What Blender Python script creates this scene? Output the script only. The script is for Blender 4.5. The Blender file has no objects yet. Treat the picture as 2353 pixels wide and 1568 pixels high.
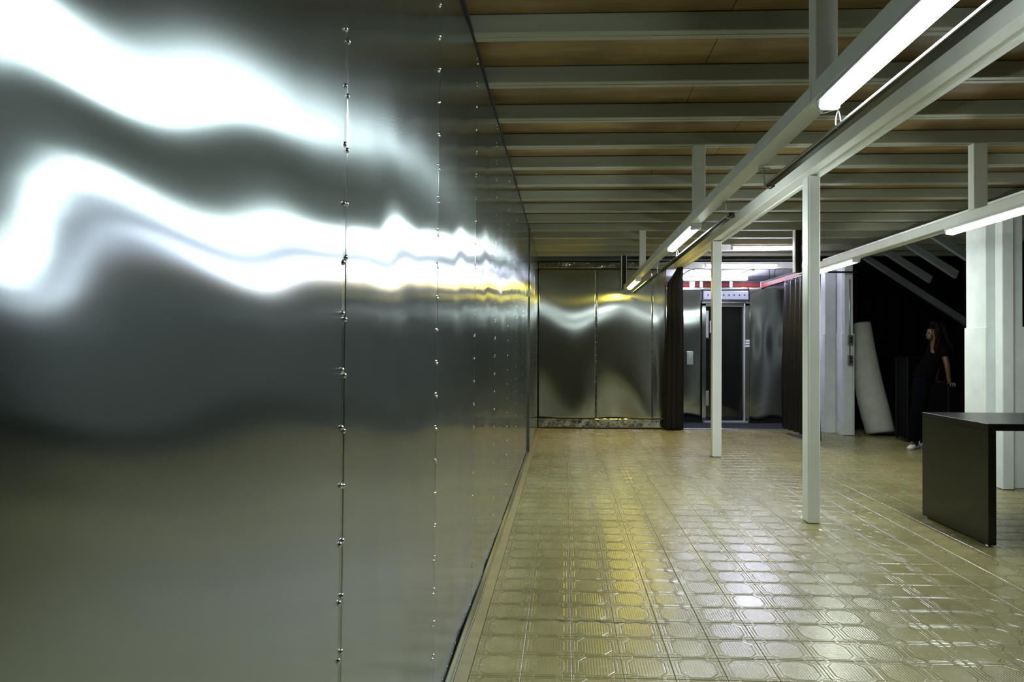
import bpy, bmesh, math, random
from mathutils import Vector, Matrix
random.seed(7)
C = bpy.context.scene.collection
SC = bpy.context.scene
PI = math.pi

# ------------------------------------------------------------------ camera, world, exposure
FPX = 1700.0
cd = bpy.data.cameras.new('camera'); cam = bpy.data.objects.new('camera', cd); C.objects.link(cam)
cd.sensor_width = 36.0; cd.lens = FPX / 2353 * 36.0
cd.clip_start = 0.02; cd.clip_end = 100
cd.shift_x = -0.0210
cam.location = (0, 0, 1.30)
cam.rotation_mode = 'XYZ'
YAW, PITCH, ROLL = math.radians(2.35), math.radians(0.573), math.radians(0.20)
cam.matrix_world = (Matrix.Translation((0, 0, 1.30)) @ Matrix.Rotation(YAW, 4, 'Z') @
                    Matrix.Rotation(PI / 2 + PITCH, 4, 'X') @ Matrix.Rotation(ROLL, 4, 'Z'))
SC.camera = cam

w = bpy.data.worlds.new('world'); SC.world = w; w.use_nodes = True
w.node_tree.nodes['Background'].inputs[0].default_value = (0.55, 0.75, 0.8, 1)
w.node_tree.nodes['Background'].inputs[1].default_value = 0.004
SC.view_settings.view_transform = 'Standard'
SC.view_settings.look = 'None'
SC.view_settings.exposure = 2.05
SC.view_settings.gamma = 1.0
SC.view_settings.use_curve_mapping = False
SC.cycles.sample_clamp_indirect = 6.0
SC.cycles.max_bounces = 10
SC.cycles.caustics_reflective = True
LAMP_W = 30.0      # emission of the white tubes
LAMP_Y = 20.0      # the yellow one
LAMP_B = 23.0      # the bluish ones at the far end

# ------------------------------------------------------------------ materials
def nt(name):
    m = bpy.data.materials.new(name); m.use_nodes = True
    return m, m.node_tree, m.node_tree.nodes['Principled BSDF']

def N(t, kind, **kw):
    n = t.nodes.new(kind)
    for k, v in kw.items(): setattr(n, k, v)
    return n

def math_(t, op, a, b=None, c=None, clamp=False):
    n = t.nodes.new('ShaderNodeMath'); n.operation = op; n.use_clamp = clamp
    for i, v in enumerate((a, b, c)):
        if v is None: continue
        if isinstance(v, (int, float)): n.inputs[i].default_value = v
        else: t.links.new(v, n.inputs[i])
    return n.outputs[0]

def ramp(t, fac, stops):
    n = t.nodes.new('ShaderNodeValToRGB'); cr = n.color_ramp
    while len(cr.elements) < len(stops): cr.elements.new(0.5)
    for e, (p, c) in zip(cr.elements, stops):
        e.position = p; e.color = (c[0], c[1], c[2], 1)
    t.links.new(fac, n.inputs[0]); return n.outputs[0]

def noise(t, vec, scale, detail=3, rough=0.5):
    n = t.nodes.new('ShaderNodeTexNoise'); n.inputs['Scale'].default_value = scale
    n.inputs['Detail'].default_value = detail; n.inputs['Roughness'].default_value = rough
    if vec is not None: t.links.new(vec, n.inputs['Vector'])
    return n.outputs['Fac']

def pos(t, sx=1, sy=1, sz=1):
    g = t.nodes.new('ShaderNodeNewGeometry')
    v = t.nodes.new('ShaderNodeVectorMath'); v.operation = 'MULTIPLY'
    t.links.new(g.outputs['Position'], v.inputs[0]); v.inputs[1].default_value = (sx, sy, sz)
    return v.outputs[0]

def plain(name, col, rough=0.5, metal=0.0, var=0.12, scale=6.0, bump=0.0, bscale=60, coat=0.0, stretch=(1, 1, 1), spec=0.5):
    m, t, b = nt(name)
    p = pos(t, *stretch)
    f = noise(t, p, scale, 4)
    lo = [c * (1 - var) for c in col]; hi = [min(1, c * (1 + var)) for c in col]
    t.links.new(ramp(t, f, [(0.3, lo), (0.7, hi)]), b.inputs['Base Color'])
    b.inputs['Roughness'].default_value = rough; b.inputs['Metallic'].default_value = metal
    b.inputs['Coat Weight'].default_value = coat
    b.inputs['Specular IOR Level'].default_value = spec
    if bump:
        bn = t.nodes.new('ShaderNodeBump'); bn.inputs['Strength'].default_value = bump
        bn.inputs['Distance'].default_value = 0.002
        t.links.new(noise(t, p, bscale, 4), bn.inputs['Height']); t.links.new(bn.outputs[0], b.inputs['Normal'])
    return m

def sheet_metal(name, col, rough, aniso, tangent, streak=(1, 60, 0.6), rvar=0.05, ridge=None, rdist=0.003, crumple=0.0):
    m, t, b = nt(name)
    p = pos(t, *streak)
    f = noise(t, p, 1.0, 5, 0.6)
    t.links.new(ramp(t, f, [(0.2, [c * 0.93 for c in col]), (0.8, col)]), b.inputs['Base Color'])
    b.inputs['Metallic'].default_value = 0.955
    t.links.new(math_(t, 'MULTIPLY_ADD', f, rvar, rough - rvar / 2), b.inputs['Roughness'])
    b.inputs['Anisotropic'].default_value = aniso
    if ridge:
        bn = t.nodes.new('ShaderNodeBump'); bn.inputs['Strength'].default_value = 1.0; bn.inputs['Distance'].default_value = rdist
        t.links.new(noise(t, pos(t, *ridge), 1.0, 2, 0.5), bn.inputs['Height']); t.links.new(bn.outputs[0], b.inputs['Normal'])
    cx = t.nodes.new('ShaderNodeCombineXYZ')
    for i in range(3): cx.inputs[i].default_value = tangent[i]
    t.links.new(cx.outputs[0], b.inputs['Tangent'])
    return m

def emit(name, col, s):
    m = bpy.data.materials.new(name); m.use_nodes = True; t = m.node_tree
    t.nodes.clear(); e = t.nodes.new('ShaderNodeEmission'); o = t.nodes.new('ShaderNodeOutputMaterial')
    e.inputs[0].default_value = (*col, 1); e.inputs[1].default_value = s
    t.links.new(e.outputs[0], o.inputs[0]); return m

M = {}
M['wall_metal'] = sheet_metal('galvanised_sheet_long_wall', (0.385, 0.445, 0.475), 0.21, 0.995, (0, 1, 0), (0.5, 6, 0.5), 0.02)
M['wall_metal_b'] = sheet_metal('galvanised_sheet_smoother', (0.41, 0.46, 0.475), 0.16, 0.993, (0, 1, 0), (0.5, 6, 0.5), 0.02)
M['wall_metal_c'] = sheet_metal('galvanised_sheet_middle', (0.395, 0.45, 0.475), 0.185, 0.994, (0, 1, 0), (0.5, 6, 0.5), 0.02)
M['end_metal'] = sheet_metal('galvanised_sheet_end_wall', (0.44, 0.475, 0.46), 0.135, 0.985, (1, 0, 0), (3, 1, 0.5), 0.01)
M['crumple'] = sheet_metal('crumpled_flashing', (0.40, 0.43, 0.40), 0.14, 0.0, (1, 0, 0), (3, 3, 3), 0.04, (9, 9, 7), 0.02)
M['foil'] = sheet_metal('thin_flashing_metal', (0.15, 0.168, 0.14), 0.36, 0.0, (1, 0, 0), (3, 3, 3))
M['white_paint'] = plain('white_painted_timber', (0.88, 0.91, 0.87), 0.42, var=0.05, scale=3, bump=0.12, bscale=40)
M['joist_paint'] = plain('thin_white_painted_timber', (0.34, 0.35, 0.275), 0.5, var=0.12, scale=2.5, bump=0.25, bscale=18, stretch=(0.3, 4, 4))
M['rafter_paint'] = plain('grey_painted_rafter', (0.075, 0.086, 0.082), 0.7)
M['column_paint'] = plain('rough_white_plaster_paint', (0.80, 0.85, 0.84), 0.6, var=0.06, scale=5, bump=0.4, bscale=50)
M['screw'] = plain('zinc_screw', (0.8, 0.86, 0.88), 0.22, 1.0, var=0.02)
M['dark_gap'] = plain('dark_backing', (0.012, 0.013, 0.013), 0.9)
M['black_lam'] = plain('black_laminate', (0.0085, 0.0095, 0.0072), 0.33, var=0.1, bump=0.06, bscale=300)
M['case_black'] = plain('black_case_laminate', (0.0012, 0.0012, 0.0014), 0.6, spec=0.08)
M['case_edge'] = plain('dull_case_edge', (0.006, 0.0065, 0.008), 0.4, 0.6)
M['black_cloth'] = plain('black_cloth', (0.0022, 0.0022, 0.0028), 0.95, var=0.3, spec=0.1)
M['brown_steel'] = plain('dark_brown_steel', (0.02, 0.012, 0.01), 0.4)
M['track'] = plain('dark_metal_track', (0.12, 0.13, 0.14), 0.22, 1.0, var=0.05)
M['galv'] = plain('galvanised_steel', (0.5, 0.53, 0.53), 0.35, 1.0, var=0.08)
M['red_paint'] = plain('red_painted_steel', (0.13, 0.012, 0.007), 0.6, var=0.1, spec=0.2)
M['white_plastic'] = plain('white_plastic', (0.75, 0.76, 0.74), 0.4, var=0.02)
M['white_ceiling'] = plain('white_ceiling_paint', (0.72, 0.72, 0.75), 0.6, var=0.05)
M['lilac_metal'] = plain('pale_powder_coated_metal', (0.42, 0.44, 0.52), 0.4, 0.3, var=0.03)
M['dark_glass'] = plain('dark_glass', (0.012, 0.014, 0.012), 0.07, 0.0, var=0.1, spec=0.9)
M['carpet'] = plain('dark_carpet', (0.02, 0.018, 0.024), 0.85, var=0.3, scale=30)
M['threshold'] = plain('threshold_metal', (0.6, 0.62, 0.75), 0.3, 1.0)
M['border'] = plain('smooth_olive_border', (0.34, 0.29, 0.14), 0.3, var=0.15, scale=8)
M['subfloor'] = plain('dark_joint_grout', (0.16, 0.14, 0.075), 0.6, var=0.2)
M['felt'] = plain('pale_felt', (0.50, 0.50, 0.44), 0.95, var=0.08, scale=9, bump=0.5, bscale=90, spec=0.1)
M['skin'] = plain('skin', (0.095, 0.047, 0.018), 0.5, var=0.05)  # darker than the skin itself; shade of the dim corner put into the colour
M['hair'] = plain('dark_brown_hair', (0.006, 0.0038, 0.002), 0.85, var=0.3, scale=40, spec=0.12)  # hair colour lowered too, with the corner's shade put in
M['tee'] = plain('black_jersey', (0.002, 0.002, 0.0024), 0.95, spec=0.04)
M['denim'] = plain('dark_navy_denim', (0.0018, 0.002, 0.0045), 0.9, var=0.2, scale=30, spec=0.05)
M['shoe'] = plain('white_leather', (0.75, 0.76, 0.74), 0.45, var=0.04)
M['sole'] = plain('grey_rubber_sole', (0.30, 0.30, 0.28), 0.7)
M['lamp_w'] = emit('white_tube_light', (0.90, 1.0, 0.97), LAMP_W)
M['lamp_y'] = emit('yellow_tube_light', (1.0, 0.78, 0.10), LAMP_Y)
M['lamp_b'] = emit('bluish_tube_light', (0.74, 0.76, 1.0), LAMP_B)

# plywood ceiling boards
m, t, b = nt('plywood_ceiling'); M['plywood'] = m
p = pos(t, 0.5, 3, 1)
f = noise(t, p, 3.0, 6, 0.65); f2 = noise(t, pos(t, 1, 1, 1), 1.2, 3)
c1 = ramp(t, f, [(0.25, (0.16, 0.10, 0.036)), (0.55, (0.34, 0.235, 0.092)), (0.8, (0.47, 0.35, 0.16))])
mx = N(t, 'ShaderNodeMixRGB', blend_type='MULTIPLY'); mx.inputs[0].default_value = 0.7
t.links.new(c1, mx.inputs[1]); t.links.new(ramp(t, f2, [(0.35, (0.45, 0.43, 0.38)), (0.62, (1, 1, 1))]), mx.inputs[2])
t.links.new(mx.outputs[0], b.inputs['Base Color']); b.inputs['Roughness'].default_value = 0.55

# dark curtain fabric
M['curtain'] = plain('dark_brown_curtain', (0.009, 0.008, 0.0062), 0.75, var=0.2, scale=8, bump=0.2, bscale=200, spec=0.25)
M['curtain_purple'] = plain('dark_plum_curtain', (0.010, 0.009, 0.011), 0.5, var=0.2, scale=8, spec=0.3)

# embossed floor
TP, TX0, RP, TY0 = 0.204, 0.037, 0.206, 2.943
m, t, b = nt('embossed_olive_vinyl'); M['tile'] = m
g = N(t, 'ShaderNodeNewGeometry'); sp = N(t, 'ShaderNodeSeparateXYZ'); t.links.new(g.outputs['Position'], sp.inputs[0])
uu = math_(t, 'DIVIDE', math_(t, 'SUBTRACT', sp.outputs[0], TX0), TP)
vv = math_(t, 'DIVIDE', math_(t, 'SUBTRACT', sp.outputs[1], TY0), RP)
u = math_(t, 'ABSOLUTE', math_(t, 'SUBTRACT', math_(t, 'FRACT', uu), 0.5))
us = math_(t, 'SUBTRACT', math_(t, 'FRACT', uu), 0.5)
v = math_(t, 'ABSOLUTE', math_(t, 'SUBTRACT', math_(t, 'FRACT', vv), 0.5))
vs = math_(t, 'SUBTRACT', math_(t, 'FRACT', vv), 0.5)
def mx3(*a):
    r = a[0]
    for q in a[1:]: r = math_(t, 'MAXIMUM', r, q)
    return r
def line(d, wd):      # 1 on the line d = 0, falling to 0 at wd
    return math_(t, 'SUBTRACT', 1.0, math_(t, 'DIVIDE', math_(t, 'ABSOLUTE', d), wd), clamp=True)
def less(a, c): return math_(t, 'LESS_THAN', a, c)
d1 = mx3(math_(t, 'SUBTRACT', u, 0.355), math_(t, 'SUBTRACT', v, 0.42),
         math_(t, 'MULTIPLY', math_(t, 'SUBTRACT', math_(t, 'MULTIPLY_ADD', v, 0.80, u), 0.535), 0.78))
uc = math_(t, 'SUBTRACT', 0.5, u); vc = math_(t, 'SUBTRACT', 0.5, v)
d2 = mx3(math_(t, 'SUBTRACT', uc, 0.27), math_(t, 'SUBTRACT', vc, 0.155),
         math_(t, 'SUBTRACT', math_(t, 'MULTIPLY_ADD', uc, 0.75, vc), 0.26))
d3 = mx3(math_(t, 'SUBTRACT', math_(t, 'ABSOLUTE', math_(t, 'SUBTRACT', uc, 0.11)), 0.065),
         math_(t, 'SUBTRACT', math_(t, 'ABSOLUTE', math_(t, 'SUBTRACT', vc, 0.05)), 0.028))
l1 = line(d1, 0.020); l2 = line(d2, 0.018); l3 = line(d3, 0.016)
rowl = math_(t, 'MULTIPLY', line(math_(t, 'SUBTRACT', vc, 0.028), 0.014), less(math_(t, 'MULTIPLY', d2, -1.0), 0.0))
sidel = math_(t, 'MULTIPLY', line(math_(t, 'SUBTRACT', uc, 0.075), 0.014), less(v, 0.30))
groove = mx3(l1, l2, math_(t, 'MULTIPLY', l3, 0.8), rowl, math_(t, 'MULTIPLY', sidel, 0.8))
hat = math_(t, 'MULTIPLY_ADD', math_(t, 'SINE', math_(t, 'MULTIPLY', us, 2 * PI * 17)), 0.5, 0.5)
dash = math_(t, 'GREATER_THAN', math_(t, 'SINE', math_(t, 'MULTIPLY', vs, 2 * PI * 11)), -0.6)
wn = N(t, 'ShaderNodeTexWhiteNoise', noise_dimensions='2D')
cx = N(t, 'ShaderNodeCombineXYZ'); t.links.new(math_(t, 'FLOOR', uu), cx.inputs[0]); t.links.new(math_(t, 'FLOOR', vv), cx.inputs[1])
t.links.new(cx.outputs[0], wn.inputs['Vector'])
hatch = math_(t, 'MULTIPLY', math_(t, 'MULTIPLY', hat, dash), math_(t, 'MULTIPLY', less(d1, -0.035), math_(t, 'GREATER_THAN', wn.outputs['Value'], 0.06)))
height = math_(t, 'ADD', math_(t, 'MULTIPLY', groove, -1.0), math_(t, 'MULTIPLY', hatch, 0.45))
wear = noise(t, g.outputs['Position'], 14.0, 4, 0.7)
height = math_(t, 'ADD', height, math_(t, 'MULTIPLY', wear, 0.3))
bn = N(t, 'ShaderNodeBump'); bn.inputs['Strength'].default_value = 1.0; bn.inputs['Distance'].default_value = 0.0009
t.links.new(height, bn.inputs['Height']); t.links.new(bn.outputs[0], b.inputs['Normal'])
big = noise(t, g.outputs['Position'], 2.2, 4, 0.6)
base = ramp(t, big, [(0.3, (0.25, 0.215, 0.09)), (0.5, (0.32, 0.28, 0.122)), (0.72, (0.39, 0.35, 0.165))])
mx = N(t, 'ShaderNodeMixRGB', blend_type='MULTIPLY')
t.links.new(math_(t, 'MULTIPLY', groove, 0.55), mx.inputs[0]); t.links.new(base, mx.inputs[1]); mx.inputs[2].default_value = (0.25, 0.22, 0.14, 1)
t.links.new(mx.outputs[0], b.inputs['Base Color'])
t.links.new(math_(t, 'MULTIPLY_ADD', wear, 0.14, 0.19), b.inputs['Roughness'])
b.inputs['Specular IOR Level'].default_value = 0.75

# ------------------------------------------------------------------ object helpers
def link(name, me, mat, parent=None, smooth=False):
    o = bpy.data.objects.new(name, me); C.objects.link(o)
    if mat is not None and not me.materials: me.materials.append(mat)
    if smooth:
        for p in me.polygons: p.use_smooth = True
    if parent is not None: o.parent = parent
    return o

def obj(name, bm, mat, parent=None, smooth=False):
    me = bpy.data.meshes.new(name); bm.normal_update(); bm.to_mesh(me); bm.free()
    return link(name, me, mat, parent, smooth)

def tag(o, label=None, cat=None, group=None, kind=None):
    if label: o['label'] = label
    if cat: o['category'] = cat
    if group: o['group'] = group
    if kind: o['kind'] = kind
    return o

def empty(name, loc=(0, 0, 0), rz=0):
    o = bpy.data.objects.new(name, None); C.objects.link(o); o.location = loc; o.rotation_euler = (0, 0, rz)
    o.empty_display_size = 0.1
    return o

def abox(bm, x0, x1, y0, y1, z0, z1, bev=0.0, mat=None):
    r = bmesh.ops.create_cube(bm, size=1.0); vs_ = r['verts']
    for q in vs_:
        q.co = Vector((x0 + (q.co.x + .5) * (x1 - x0), y0 + (q.co.y + .5) * (y1 - y0), z0 + (q.co.z + .5) * (z1 - z0)))
    if mat is not None:
        for q in vs_: q.co = mat @ q.co
    if bev:
        es = list({e for q in vs_ for e in q.link_edges})
        bmesh.ops.bevel(bm, geom=es, offset=bev, segments=1, affect='EDGES')
    return vs_

def box(name, x0, x1, y0, y1, z0, z1, mat, parent=None, bev=0.003):
    bm = bmesh.new(); abox(bm, x0, x1, y0, y1, z0, z1, bev); return obj(name, bm, mat, parent)

def tube(bm, pts, r, seg=8, close=False, rads=None):
    pts = [Vector(p) for p in pts]; rings = []
    for i, p in enumerate(pts):
        a = pts[max(i - 1, 0)]; c = pts[min(i + 1, len(pts) - 1)]
        d = (c - a).normalized()
        up = Vector((0, 0, 1)) if abs(d.z) < 0.9 else Vector((1, 0, 0))
        s = d.cross(up).normalized(); k = s.cross(d).normalized()
        rr = rads[i] if rads else r
        rings.append([bm.verts.new(p + rr * (math.cos(2 * PI * j / seg) * s + math.sin(2 * PI * j / seg) * k)) for j in range(seg)])
    for a, c in zip(rings, rings[1:]):
        for j in range(seg): bm.faces.new((a[j], a[(j + 1) % seg], c[(j + 1) % seg], c[j]))
    bm.faces.new(rings[0][::-1]); bm.faces.new(rings[-1])

def prism(bm, prof, axis_pts):      # prof [(x,z)], extruded between y0 and y1
    y0, y1 = axis_pts
    A = [bm.verts.new((x, y0, z)) for x, z in prof]; B = [bm.verts.new((x, y1, z)) for x, z in prof]
    n = len(prof)
    for i in range(n): bm.faces.new((A[i], A[(i + 1) % n], B[(i + 1) % n], B[i]))
    bm.faces.new(A[::-1]); bm.faces.new(B)
    bmesh.ops.recalc_face_normals(bm, faces=bm.faces)

# ------------------------------------------------------------------ FLOOR
Y_END = 12.08
floor = box('floor', -0.75, 7.2, -3.0, Y_END, -0.12, -0.004, M['subfloor'], bev=0)
tag(floor, kind='structure')
box('floor_border', -0.46, -0.373, -3.0, Y_END, -0.004, 0.0005, M['border'], floor, bev=0)
def tile_mesh(bm, cx_, cy_):
    g_ = 0.0009; a, c = TP / 2 - g_, RP / 2 - g_; bv = 0.0025
    lo = [bm.verts.new((cx_ + sx * a, cy_ + sy * c, -0.004)) for sx, sy in ((-1, -1), (1, -1), (1, 1), (-1, 1))]
    mi = [bm.verts.new((cx_ + sx * a, cy_ + sy * c, -0.0012)) for sx, sy in ((-1, -1), (1, -1), (1, 1), (-1, 1))]
    hi = [bm.verts.new((cx_ + sx * (a - bv), cy_ + sy * (c - bv), 0.0)) for sx, sy in ((-1, -1), (1, -1), (1, 1), (-1, 1))]
    bm.faces.new(hi)
    for i in range(4):
        j = (i + 1) % 4
        bm.faces.new((mi[i], mi[j], hi[j], hi[i])); bm.faces.new((lo[i], lo[j], mi[j], mi[i]))
bm = bmesh.new(); tile_mesh(bm, 0, 0)
tile_me = bpy.data.meshes.new('floor_tile'); bm.to_mesh(tile_me); bm.free(); tile_me.materials.append(M['tile'])
rest = bmesh.new(); cells = []
for j in range(-29, 46):
    cy_ = TY0 + (j + .5) * RP
    if cy_ + RP / 2 > Y_END: continue
    for i in range(-2, 35):
        cx_ = TX0 + (i + .5) * TP
        off = (cx_ / max(cy_, .01)) * FPX
        vis = cy_ > 2.75 and off < 1085
        if cy_ > 5 and 2.84 < cx_ and cy_ < 6.0: vis = False
        cells.append((not vis, cy_, cx_))
cells.sort()
for k, (nv, cy_, cx_) in enumerate(cells):
    if k < 300:
        o = bpy.data.objects.new('floor_tile', tile_me); C.objects.link(o); o.parent = floor; o.location = (cx_, cy_, 0)
        o.rotation_euler = (random.uniform(-1, 1) * 0.0022, random.uniform(-1, 1) * 0.0022, 0)
    else: tile_mesh(rest, cx_, cy_)
o = obj('floor_tiles_beyond', rest, M['tile'], floor); o['kind'] = 'stuff'
# cracked lip across the floor
bm = bmesh.new(); prev = None
n = 60
for i in range(n + 1):
    x = -0.30 + 0.78 * i / n
    y = TY0 + 3 * RP + 0.006 * math.sin(i * 1.3) + 0.004 * math.sin(i * .37 + 1) - 0.03 * (i / n)
    h_ = 0.0045 * max(0.0, math.sin(PI * i / n)) * (0.6 + 0.4 * math.sin(i * 0.9))
    wd = 0.006 + 0.003 * math.sin(i * 2.1)
    cur = [bm.verts.new((x, y - wd, 0.0003)), bm.verts.new((x, y - wd * .2, 0.0006 + h_)), bm.verts.new((x, y + wd * .5, 0.0005 + h_ * .7)), bm.verts.new((x, y + wd, 0.0002))]
    if prev:
        for k in range(3): bm.faces.new((prev[k], cur[k], cur[k + 1], prev[k + 1]))
    prev = cur
obj('crack_lip', bm, M['subfloor'], floor)

# ------------------------------------------------------------------ LONG METAL WALL (left)
WY0, WPITCH = 1.498, 1.108
WTOP = 2.81
def gauss(x, c, s): return math.exp(-((x - c) / s) ** 2)
def wall_disp(y, z):
    d = 0.0
    # gentle bow of every sheet between its screw lines
    k = (y - WY0) / WPITCH; fr = k - math.floor(k); idx = math.floor(k)
    rnd = random.Random(idx * 13 + 5)
    a, b_, c_, e_ = [rnd.uniform(-1, 1) for _ in range(4)]
    win = math.sin(PI * fr) ** 2
    if idx >= 0:
        d += 0.0040 * win * math.sin(2.3 * z + 3 * a)
        d += 0.0034 * win * math.sin(5.1 * z + 6 * b_ + 2.0 * fr)
        if idx == 0: d -= 0.0034 * gauss(z, 1.585, .10) * gauss(y, 1.94, .15)
        d += 0.0016 * win * math.sin(9 * z + 5 * e_) * math.sin(2 * PI * fr * 2 + 4 * b_)
        d += 0.0016 * math.sin(PI * fr) * math.sin(2 * PI * fr * 1.5 + 5 * c_ + 1.1 * z)
        d += 0.0007 * math.sin(PI * fr) * math.sin(2 * PI * fr * 4 + 7 * e_ + 2.2 * z)
    else:
        win = math.sin(PI * min(1, max(0, fr)))
        d += NEAR(y, z)
    # dimples drawn in by the screws
    q = min(fr, 1 - fr) * WPITCH
    d -= 0.0009 * math.exp(-(q / 0.035) ** 2) * (0.75 + 0.35 * math.sin(z * 2 * PI / 0.1157) ** 2)
    return d
def NEAR(y, z):
    # broad buckle of the nearest sheet, a twist that comes and goes along it
    s_ = 1 - 0.6 / max(y, 0.3)
    ph = 2 * PI * (s_ - 0.246 + 0.69 * (z - 1.37)) / 0.585
    env = 1 / (1 + math.exp((y - 1.22) * 16))
    if y < 0.45: env *= max(0, (y - 0.2) / .25)
    return 0.040 * 0.13 * math.tanh((z - 1.38) / 0.13) * math.exp(-((z - 1.36) / 0.30) ** 2) * math.cos(ph) * env - 0.0045 * gauss(z, 1.40, .12) * env
def wall_x(y, z):
    return -0.459 + 0.0175 * (z / 2.8)
wall = box('wall_left', -0.60, -0.475, -1.9, Y_END + .1, 0.0, WTOP - .02, M['dark_gap'], bev=0)
tag(wall, kind='structure')
def grid_sheet(name, P, nu, nv, mat, parent, thick=0.0008):
    bm = bmesh.new(); V = [[bm.verts.new(P(i / nu, j / nv)) for i in range(nu + 1)] for j in range(nv + 1)]
    for j in range(nv):
        for i in range(nu): bm.faces.new((V[j][i], V[j][i + 1], V[j + 1][i + 1], V[j + 1][i]))
    o = obj(name, bm, mat, parent, smooth=True)
    if thick:
        md = o.modifiers.new('thickness', 'SOLIDIFY'); md.thickness = thick; md.offset = -1
    return o
bm = bmesh.new()
bmesh.ops.create_uvsphere(bm, u_segments=8, v_segments=6, radius=0.0062)
bmesh.ops.delete(bm, geom=[q for q in bm.verts if q.co.x < -0.001], context='VERTS')
for q in bm.verts: q.co.x *= 0.8
screw_me = bpy.data.meshes.new('screw'); bm.to_mesh(screw_me)
bm.free(); screw_me.materials.append(M['screw'])
for p_ in screw_me.polygons: p_.use_smooth = True
def add_screw(parent, loc, rot=0.0, s=1.0):
    o = bpy.data.objects.new('screw', screw_me); C.objects.link(o); o.parent = parent; o.location = loc
    o.rotation_euler = (0, 0, rot); o.scale = (s, s, s); return o
def screws_into(bm, locs, rot=0.0, s=1.0):
    tmp = bmesh.new(); tmp.from_mesh(screw_me)
    R_ = Matrix.Rotation(rot, 4, 'Z') @ Matrix.Scale(s, 4)
    for l in locs:
        T = Matrix.Translation(l) @ R_
        vs_ = [bm.verts.new(T @ q.co) for q in tmp.verts]
        for f_ in tmp.faces: bm.faces.new([vs_[q.index] for q in f_.verts]).smooth = True
    tmp.free()
panels = []
far_bm = bmesh.new(); far_locs = []
for k in range(-3, 7):
    ya, yb = WY0 + k * WPITCH, WY0 + (k + 1) * WPITCH + 0.006
    def P(u_, v_, ya=ya, yb=yb):
        y = ya + u_ * (yb - ya); z = 0.012 + v_ * (WTOP - 0.012)
        yy = min(max(y, ya + 1e-4), yb - 1e-4)
        yy = min(max(y, ya + 1e-4), ya + WPITCH - .002)
        return Vector((wall_x(y, z) + wall_disp(yy, z) + .0003 * max(0, 1 - (yb - y) / .03), y, z))
    fine = k >= -1
    pn = grid_sheet('metal_panel', P, 56 if fine else 12, 90 if fine else 24, M['wall_metal'] if k < 1 else (M['wall_metal_c'] if k == 1 else M['wall_metal_b']), wall)
    panels.append(pn)
    ys = yb - .006
    for i in range(24):
        z = 0.092 + i * 0.1157
        for side in (-1, 1):
            if k >= 1 and side == 1 and k >= 3: continue
            oy = side * (0.0085 if k < 0 else 0.010)
            oz = side * 0.004 * math.sin(i * .55 + k) * (1.5 if i < 12 else -2.4)
            y = ys + oy
            x = wall_x(y, z) + wall_disp(ys - .002, z) + 0.0008
            if k < -1: continue
            if k == -1 and z > 2.12: continue
            if k <= 3: add_screw(pn, (x, y, z + oz), 0, 1.0 if k < 1 else 0.85)
            else: far_locs.append(Vector((x, y, z + oz)))
# screws along the foot
for i in range(90):
    y = 2.70 + i * 0.117
    if y > 9.2: break
    x = wall_x(y, 0.03) + 0.0008 + wall_disp(y, 0.03)
    k = int(math.floor((y - WY0) / WPITCH)) + 3
    if i < 30: add_screw(panels[k], (x, y, 0.034), 0, 0.7)
    else: far_locs.append(Vector((x, y, 0.034)))
# last stretch of wall, a little proud
YS = WY0 + 7 * WPITCH
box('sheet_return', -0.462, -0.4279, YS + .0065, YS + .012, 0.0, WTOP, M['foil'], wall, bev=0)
for ya, yb in ((YS + .008, YS + 1.35), (YS + 1.352, Y_END)):
    grid_sheet('metal_panel', lambda u_, v_, ya=ya, yb=yb: Vector((-0.428 + 0.003 * math.sin(5 * v_ + ya) * math.sin(PI * u_), ya + u_ * (yb - ya), .01 + v_ * (WTOP - .01))), 20, 40, M['wall_metal_b'], wall)
    for i in range(24): far_locs.append(Vector((-0.427, ya + .02, 0.09 + i * .1157)))
screws_into(far_bm, far_locs, 0, 0.8)
o = obj('screws_beyond', far_bm, M['screw'], wall); o['kind'] = 'stuff'
# bent flashing from wall foot onto the floor
def PF(u_, v_):
    y = -1.9 + u_ * (YS + 1.9)
    wob = 0.004 * math.sin(y * 2.1) + 0.003 * math.sin(y * 5.3)
    x = -0.457 + v_ * (0.030 + wob * .8); z = 0.012 * (1 - v_) ** 1.2 + 0.002
    return Vector((x, y, z))
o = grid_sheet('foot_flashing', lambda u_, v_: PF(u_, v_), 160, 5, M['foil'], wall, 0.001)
box('top_trim', -0.462, -0.436, -1.9, Y_END, WTOP - .006, WTOP + .012, M['dark_gap'], wall, bev=0)

# ------------------------------------------------------------------ CEILING
JH, JT = 2.81, 2.906         # underside and top of joists
JP, JY0, JW = 0.658, 3.52, 0.10
ceil = box('ceiling', -0.95, 7.2, -3.0, 15.8, JT + .018, JT + .08, M['dark_gap'], bev=0)
tag(ceil, kind='structure')
jb = []
for k in range(-9, 15):
    y = JY0 + k * JP
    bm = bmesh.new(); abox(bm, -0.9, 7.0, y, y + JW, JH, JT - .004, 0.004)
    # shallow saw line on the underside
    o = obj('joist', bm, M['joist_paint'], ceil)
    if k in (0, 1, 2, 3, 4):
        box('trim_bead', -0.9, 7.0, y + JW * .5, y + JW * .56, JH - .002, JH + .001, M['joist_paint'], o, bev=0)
for k in range(-5, 9):
    ya = JY0 + JW / 2 + (2 * k) * JP; yb = ya + 2 * JP
    xs = 0.79 - (2.44 if k % 2 else 1.22)
    xs = -1.65 if k != 1 else -1.2
    while xs < 7:
        a_, b2 = max(xs, -0.95), min(xs + 2.44, 7.2)
        if b2 > a_ + .05:
            o = box('ceiling_board', a_ + .002, b2 - .002, ya + .001, yb - .001, JT, JT + .016, M['plywood'], ceil, bev=0)
        xs += 2.44

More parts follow.
